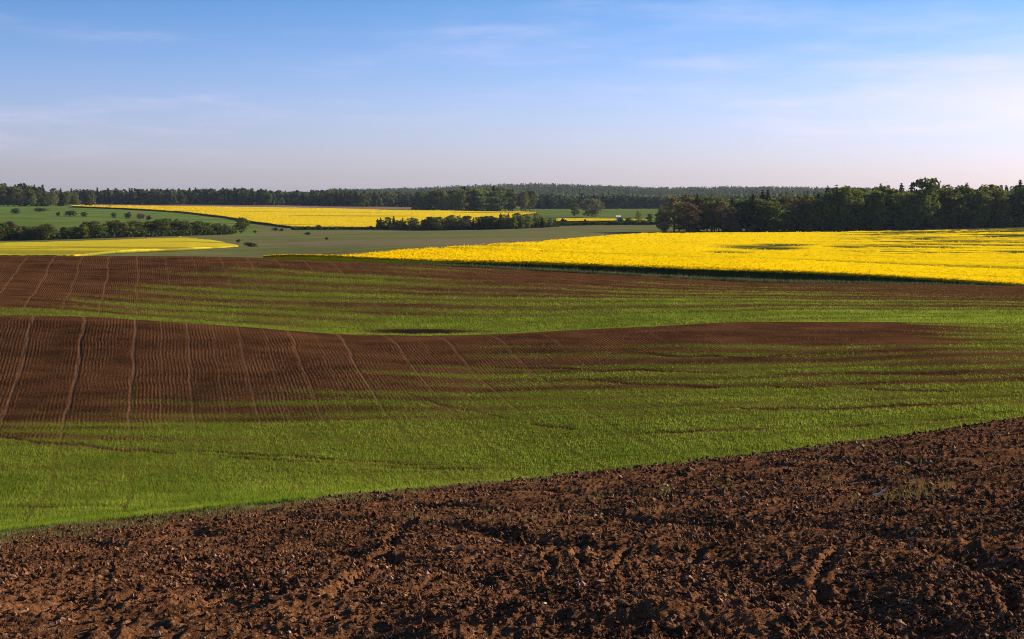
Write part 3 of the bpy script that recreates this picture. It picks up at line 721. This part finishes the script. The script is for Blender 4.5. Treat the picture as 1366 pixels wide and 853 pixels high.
q = at(930, 311, 400, 900); tree('spruce', (930 - CX) / F * (q[1] + 6), q[1] + 6, 52 * q[1] / F, 'single dark spruce standing among the brown budding trees')
# shelter belt in the middle
H_BASE = [(500, 306.5), (600, 307.5), (690, 305.5), (745, 303)]
H_TOP = [(500, 291), (505, 289), (512, 290), (525, 289), (535, 291), (560, 289.5), (600, 287), (640, 287), (680, 285), (700, 283.5), (715, 285), (735, 289), (745, 295)]
def hmix(p, r):
    if p < 545: return {'spruce': 4, 'broadleaf_tree': 1, 'birch': .6}
    if p > 665: return {'birch': 3, 'spruce': 1.6, 'broadleaf_tree': 1}
    return {'broadleaf_tree': 4, 'birch': 2, 'spruce': .5}
wood(504, 742, 8.0, 2, H_BASE, H_TOP, 'the middle tree belt', [(545, 'near its gappy left end'), (620, 'left of its centre'), (680, 'right of its centre'), (9999, 'near its right end')], hmix, 1.5, 6., front_drop=3)
# left hedgerow
E_BASE = [(-40, 322), (60, 320.5), (100, 319), (200, 316), (320, 312.5), (345, 311.5)]
E_TOP = [(-40, 296), (0, 298), (15, 291), (25, 298), (40, 303), (60, 299), (66, 297), (80, 303), (100, 302), (108, 296), (130, 294), (170, 294), (200, 295), (212, 291), (235, 291), (260, 294), (275, 296), (290, 296), (305, 299), (312, 303)]
wood(-34, 312, 10.5, 2, E_BASE, E_TOP, 'the left hedgerow', [(62, 'near the left edge of the picture'), (130, 'left of the big thicket'), (215, 'in its thick middle'), (9999, 'near the round lone tree')], lambda p, r: {'broadleaf_tree': 5, 'birch': 1.4, 'budding_tree': .8, 'spruce': .6}, 1.7, 6., front_drop=4)
q = at(322, 312, 400, 900); tree('broadleaf_tree', q[0], q[1], 23 * q[1] / F, 'dark round tree alone at the right end of the left hedgerow', w=1.25, var=4)
for i, (p, yb, wpx, hpx) in enumerate(((8, 321, 22, 13), (40, 320.5, 26, 12), (72, 319.5, 24, 12), (118, 318, 26, 13), (160, 317, 20, 10), (215, 315.5, 13, 12), (262, 314, 18, 9), (341, 311, 9, 4))):
    q = at(p, yb, 400, 900); h = hpx * q[1] / F
    tree('bush', q[0], q[1] - 1, h, ['leafy bush at the extreme left foot of the left hedgerow', 'wide low bush below the tall left hedgerow tree', 'dense green bush in the hedgerow gap', 'spreading bush under the left hedgerow thicket', 'low bush in front of the thicket middle', 'narrow pale bush before the dark thicket end', 'low bush left of the round lone tree', 'tiny bush just right of the round lone tree'][i], 'bush', None, wpx / hpx * .75)
# woods behind: left corner and centre
W_BASE = [(-60, 275), (0, 275.5), (60, 275.5), (108, 275)]
W_TOP = [(-60, 243), (0, 243), (15, 244.5), (30, 246), (50, 247.5), (70, 251), (80, 251), (95, 252.5), (103, 258), (108, 262)]
wood(-46, 104, 9, 2, W_BASE, W_TOP, 'the left corner wood', [(50, 'near the picture edge'), (9999, 'towards the yellow field')], lambda p, r: {'spruce': 1.2, 'broadleaf_tree': 3} if r else {'broadleaf_tree': 5, 'budding_tree': 2, 'birch': .5}, 1.1, 10., front_drop=5)
q = at(46, 275.6, 800, 1500); tree('birch', q[0], q[1] - 3, 17 * q[1] / F, 'bright leafy tree at the front of the left corner wood', w=1.2)
q = at(104, 275, 800, 1500); tree('birch', q[0], q[1] - 4, 16 * q[1] / F, 'yellow green tree at the right end of the left corner wood', w=1.1)
C_BASE = [(545, 281.5), (620, 282.5), (715, 281.5)]
C_TOP = [(545, 262), (552, 259), (562, 255), (580, 252), (600, 249.5), (630, 248.5), (660, 250), (690, 251), (705, 253), (712, 256), (716, 262)]
wood(554, 712, 8.2, 2, C_BASE, C_TOP, 'the central wood', [(610, 'in its left part'), (660, 'in its middle'), (9999, 'near its sunlit right end')], lambda p, r: ({'birch': 4, 'broadleaf_tree': 1.5, 'budding_tree': 1} if p > 665 else {'spruce': 1.6, 'broadleaf_tree': 1.6, 'birch': 3.4}) if r == 0 else {'spruce': 2, 'broadleaf_tree': 2, 'birch': 1}, 1.4, 12., front_drop=3)
# single trees and bushes
q = at(790, 289.5, 700, 1500); tree('willow', q[0], q[1], 27 * q[1] / F, 'big grey green rounded tree alone in the far meadow', w=1.25)
q = at(767, 289.5, 700, 1500); tree('broadleaf_tree', q[0], q[1] + 6, 19 * q[1] / F, 'smaller dark tree touching the left side of the big rounded tree', w=1.25)
q = at(484, 277.5, 700, 1500); tree('broadleaf_tree', q[0], q[1], 21 * q[1] / F, 'round dark tree before the far forest above the yellow field', w=1.25)
q = at(852, 299, 600, 1200); tree('birch', q[0], q[1], 18 * q[1] / F, 'slim upright tree right of the white roofed shed', w=1.25)
q = at(867, 299, 600, 1200); tree('broadleaf_tree', q[0], q[1], 14 * q[1] / F, 'short tree between the slim tree and the right hand wood', w=1.2)
q = at(877, 300, 600, 1200); tree('broadleaf_tree', q[0], q[1], 16 * q[1] / F, 'bushy tree half behind the tip of right hand wood', w=1.1)
q = at(512, 306, 400, 1200)
BUSHES = [(20, 286.5, 13, 9, 'bush', 'rounded dark bush leftmost in the upper meadow'), (53, 282.5, 19, 5.5, 'bush', 'long flat bush highest in the left meadow'), (77, 288.5, 7, 6, 'bush', 'small bush just left of the widest meadow bush'), (93, 289, 18, 8, 'bush', 'widest dark bush in the left meadow'),
    (114, 289.5, 11, 7, 'bush', 'bush right of the widest meadow bush'), (153, 291, 8, 8, 'bush', 'small upright bush left of the dark pair in the meadow'), (170, 292, 11, 9, 'bush', 'dark bush left of the pale blossoming bush'), (187, 293, 13, 9, 'blossom_bush', 'pale pinkish blossoming bush in the left meadow'), (198, 294.5, 8, 7, 'bush', 'dark bush touching the right of the blossoming bush'),
    (119, 276.5, 13, 6, 'bush', 'dark bush on the bare strip by the left corner wood'), (146, 277.5, 9, 3, 'bush', 'flat small bush on the upper edge of the far yellow field'), (334, 329.5, 19, 6, 'bush', 'dark mounded bush beside the end of the yellow strip'), (318, 324, 7, 4.5, 'bush', 'tiny dark bush at the tip of the yellow strip'),
    (435, 320, 6, 4, 'bush', 'lone dark bush in the open middle meadow'), (367, 308.5, 10, 5, 'bush', 'bush under the lower tip of far yellow field'), (376, 308.5, 7, 4, 'bush', 'little bush next to the bush under the yellow field tip'), (392, 307, 13, 4.5, 'bush', 'low bush where the green slope meets yellow field'), (411, 313.5, 9, 4, 'bush', 'faint bush standing out in the grass below the hedge'),
    (426, 306.5, 11, 7, 'bush', 'rounded bush in the hedge below the far yellow field'), (410, 307, 7, 5, 'bush', 'small bush left of the rounded hedge bush'), (447, 306.5, 12, 3.5, 'bush', 'low bush right of the rounded hedge bush'), (495, 306.3, 10, 5, 'rusty_bush', 'reddish bush at the left foot of the middle tree belt'), (753, 299, 9, 8, 'rusty_bush', 'reddish brown bush right of the middle tree belt'), (781, 299, 5, 7, 'rusty_bush', 'small upright brown bush by the yellow field corner'),
    (828, 298.5, 7, 9, 'bush', 'dark bush in front of the white roofed shed'), (839, 299, 11, 9, 'bush', 'pale rounded bush between shed and slim tree')]
for (p, yb, wpx, hpx, kd, lab) in BUSHES:
    q = at(p, yb, 300, 1600); tree(kd, q[0], q[1], hpx * q[1] / F * 1.15, lab, 'bush', None, wpx / hpx * .95)
# low field hedges
def hedge(pts, h, label):
    lobes = []; P0 = None
    for (a, b), (a2, b2) in zip(pts[:-1], pts[1:]):
        for t in np.arange(0, 1, max(.02, 2.2 / abs(a2 - a))):
            q = at(a + (a2 - a) * t, b + (b2 - b) * t, 500, 1400)
            if P0 is None: P0 = q
            s = h * random.uniform(.5, 1.2)
            lobes.append((q[0] - P0[0], q[1] - P0[1] + random.uniform(-.4, .4), q[2] - P0[2] + s * .4, s * .9, s * .8, s * .6))
    v, f = leafcloud(lobes, 40 * len(lobes), .4)
    link('field_hedge', mesh('field_hedge', v, f, M_BUSH), label=label, category='hedge').location = P0
hedge([(392, 307), (450, 306.8), (503, 306.8)], 1.3, 'low ragged hedge along the foot of the far yellow field')
hedge([(508, 306.6), (600, 307.2), (690, 305.3), (744, 302.8)], 2.6, 'low bushy undergrowth hedge along the foot of the middle tree belt')
hedge([(-40, 321.8), (60, 320.3), (100, 319), (200, 316), (312, 312.8)], 3.2, 'low bushy undergrowth hedge along the foot of the left hedgerow')
hedge([(742, 301.5), (800, 300.3), (880, 300)], 1.9, 'low dark hedge between the middle meadow and small yellow corner')
# white roofed shed
q = at(826, 297.5, 600, 1200); sh = bpy.data.objects.new('shed', None); col.objects.link(sh); sh.location = (q[0], q[1] + 5, float(ground(q[0], q[1] + 5)) )
sh['label'] = 'small shed with a bright white roof behind a dark bush'; sh['category'] = 'shed'
def boxv(x0, x1, y0, y1, z0, z1):
    v = [(x, y, z) for z in (z0, z1) for y in (y0, y1) for x in (x0, x1)]
    return v, [(0, 2, 3, 1), (4, 5, 7, 6), (0, 1, 5, 4), (2, 6, 7, 3), (0, 4, 6, 2), (1, 3, 7, 5)]
v, f = boxv(-1.1, 1.1, -1, 1, 0, 3.2); link('wall', mesh('wall', v, f, M_SHEDW), sh)
v = [(-1.4, -1.3, 3.15), (1.4, -1.3, 3.15), (1.4, 1.3, 3.9), (-1.4, 1.3, 3.9), (-1.4, -1.3, 3.3), (1.4, -1.3, 3.3), (1.4, 1.3, 4.05), (-1.4, 1.3, 4.05)]
link('roof', mesh('roof', v, [(0, 3, 2, 1), (4, 5, 6, 7), (0, 1, 5, 4), (1, 2, 6, 5), (2, 3, 7, 6), (3, 0, 4, 7)], M_ROOF), sh)
v, f = boxv(-.4, .4, -1.05, -1.003, 0, 1.95); link('door', mesh('door', v, f, M_SHEDD), sh)

# ------------------------------------------------------------------ distant forests, each one mass
def forest(name, label, spots, hgt, leaves, share):
    """spots: list of (x, d); one object of many coarse trees"""
    V = []; Fq = []; mi = []; off = 0
    for (x, d) in spots:
        z = float(0); h = hgt * rng.uniform(.72, 1.06) * (.88 + .22 * float(vn(np.array([x * .02]), np.array([d * .01]), 71)[0]))
        if rng.random() < share:
            v, f = spruce_geo(leaves, rng.uniform(.13, .19)); v = v * 1.0; c = v.reshape(-1, 4, 3).mean(1, keepdims=True); v = ((v.reshape(-1, 4, 3) - c) * 2.6 + c).reshape(-1, 3); m_ = 0
        else:
            w_ = rng.uniform(.30, .46)
            lob = [(rng.uniform(-.5, .5) * w_, rng.uniform(-.5, .5) * w_, zz, w_ * .6, w_ * .6, .2) for zz in (.25, .45, .62, .78)]
            v, f = leafcloud(lob, leaves, .085); m_ = 1
        V.append(v * h + np.array([x, d, 0])); Fq.append(f + off); off += len(v); mi.append(np.full(len(f), m_))
    xs = np.array([s[0] for s in spots]); dd = np.array([s[1] for s in spots]); gz = ground(xs, dd)
    for i in range(len(V)): V[i][:, 2] += gz[i]
    link(name, mesh(name, np.concatenate(V), np.concatenate(Fq), None, False, None, np.concatenate(mi), [M_FARSPRUCE, M_FARBROAD]), kind='stuff', label=label)
def spots(px0, px1, step, d0f, rows, dstep):
    out = []
    for r in range(rows):
        p = px0
        while p < px1:
            d = d0f(p) + r * dstep + rng.uniform(-.4, .4) * dstep; out.append(((p - CX) / F * d, d)); p += step * rng.uniform(.6, 1.4)
    return out
forest('far_forest', 'long dark mixed forest behind the far yellow field', spots(95, 575, 4.2, lambda p: 1530 + 25 * math.sin(p * .05), 4, 20), 16.8, 110, .3)
forest('dark_forest', 'dark forest behind the green meadow, between central wood and right hand wood', spots(700, 1000, 4.6, lambda p: 1480 + (p - 700) * .2, 4, 20), 15., 110, .3)
forest('corner_forest', 'dark conifer forest closing the left corner', spots(-330, 60, 6, lambda p: 1400, 3, 20), 21, 90, .45)
forest('outer_forest', 'forest carrying on beyond the right hand wood', spots(1000, 2000, 9, lambda p: 1500, 3, 20), 19, 40, .6)
forest('ridge_forest', 'blue grey forest covering the far hill on the horizon', spots(440, 1180, 3.2, lambda p: 3050, 9, 150), 16, 40, .3)
forest('horizon_forest', 'pale strip of forest along the whole horizon', spots(-700, 2100, 6.5, lambda p: 2500, 3, 120), 14.5, 40, .3)

# ------------------------------------------------------------------ air, light, sky, camera
SUN_AZ, SUN_EL = R(62), R(19)
v, f = boxv(-8200, 8200, -60, 6100, -40, 34)
hm = bpy.data.materials.new('haze'); hm.use_nodes = True; t = N(hm.node_tree)
pv = t.n('ShaderNodeVolumePrincipled'); pv.inputs['Color'].default_value = (.62, .78, 1, 1); pv.inputs['Density'].default_value = 2.8e-5; pv.inputs['Anisotropy'].default_value = .2
t.n('ShaderNodeOutputMaterial', Volume=pv.outputs[0])
link('haze', mesh('haze', v, f, hm), kind='stuff')

sun = bpy.data.lights.new('sun', 'SUN'); sun.energy = 4.8; sun.angle = R(.5); sun.color = (1, .84, .64)
so = bpy.data.objects.new('sun', sun); col.objects.link(so)
from mathutils import Vector
sd = Vector((math.sin(SUN_AZ) * math.cos(SUN_EL), math.cos(SUN_AZ) * math.cos(SUN_EL), math.sin(SUN_EL)))
so.rotation_euler = (-sd).to_track_quat('-Z', 'Y').to_euler()

w = bpy.data.worlds.new('World'); scene.world = w; w.use_nodes = True
t = N(w.node_tree)
sky = t.n('ShaderNodeTexSky'); sky.sky_type = 'NISHITA'; sky.sun_disc = False; sky.sun_elevation = SUN_EL; sky.sun_rotation = SUN_AZ
sky.air_density = 1.0; sky.dust_density = .6; sky.ozone_density = 4.0; sky.altitude = 200
g = t.n('ShaderNodeTexCoord').outputs['Generated']
sp = t.n('ShaderNodeSeparateXYZ', Vector=g)
c = sky.outputs[0]
# thin high cloud
wv = t.noise(t.n('ShaderNodeVectorMath', _operation='ADD', i0=t.vscale(g, (2.2, 2.2, 16.)), i1=(3.7, 1.3, .6)).outputs[0], 1.6, 6, .6)
wv2 = t.noise(t.vscale(g, (9., 9., 60.)), 1., 5, .6)
cl = t.math('MULTIPLY', t.ramp(wv, .47, .72), t.ramp(wv2, .30, .75))
c = t.mix(t.math('MULTIPLY', cl, .28), c, (9.8, 7.8, 6.6))
az = t.math('DIVIDE', sp.outputs[0], t.math('MAXIMUM', sp.outputs[1], .05))
q1 = t.math('DIVIDE', t.math('SUBTRACT', az, .42), .20); q2 = t.math('DIVIDE', t.math('SUBTRACT', sp.outputs[2], .062), .040)
bank = t.math('SUBTRACT', 1., t.math('SQRT', t.math('ADD', t.math('MULTIPLY', q1, q1), t.math('MULTIPLY', q2, q2))))
bank = t.ramp(t.math('ADD', bank, t.math('MULTIPLY', t.math('SUBTRACT', wv, .5), 1.4)), .0, 1.)
bank = t.math('MULTIPLY', bank, t.ramp(sp.outputs[1], .0, .2))
c = t.mix(t.math('MULTIPLY', bank, .22), c, (13.0, 8.6, 6.2))
el = t.ramp(sp.outputs[2], .035, .175)
c = t.mix(1., c, t.mix(el, (1.30, 1.21, 1.76), (.58, .92, 1.36)), 'MULTIPLY')
bg = t.n('ShaderNodeBackground', Color=c, Strength=.053)
t.n('ShaderNodeOutputWorld', Surface=bg.outputs[0])

cam = bpy.data.cameras.new('camera'); co = bpy.data.objects.new('camera', cam); col.objects.link(co)
cam.sensor_width = 36; cam.lens = F / 1366 * 36; cam.shift_y = -(853 / 2 - HY) / 1366; cam.clip_start = .1; cam.clip_end = 20000
co.location = (0, 0, 0); co.rotation_euler = (R(90), 0, 0)
scene.camera = co
scene.render.engine = 'CYCLES'
cy = scene.cycles
cy.max_bounces = 4; cy.diffuse_bounces = 2; cy.glossy_bounces = 1; cy.transmission_bounces = 2; cy.volume_bounces = 0; cy.transparent_max_bounces = 4
cy.pixel_filter_type = 'BLACKMAN_HARRIS'; cy.filter_width = 1.05; cy.use_denoising = True; cy.denoiser = 'OPENIMAGEDENOISE'; cy.denoising_input_passes = 'RGB_ALBEDO_NORMAL'; cy.denoising_prefilter = 'NONE'; cy.caustics_reflective = False; cy.caustics_refractive = False
scene.view_settings.view_transform = 'Standard'; scene.view_settings.look = 'None'
scene.view_settings.exposure = 1.0; scene.view_settings.gamma = 1.0; scene.view_settings.use_curve_mapping = False
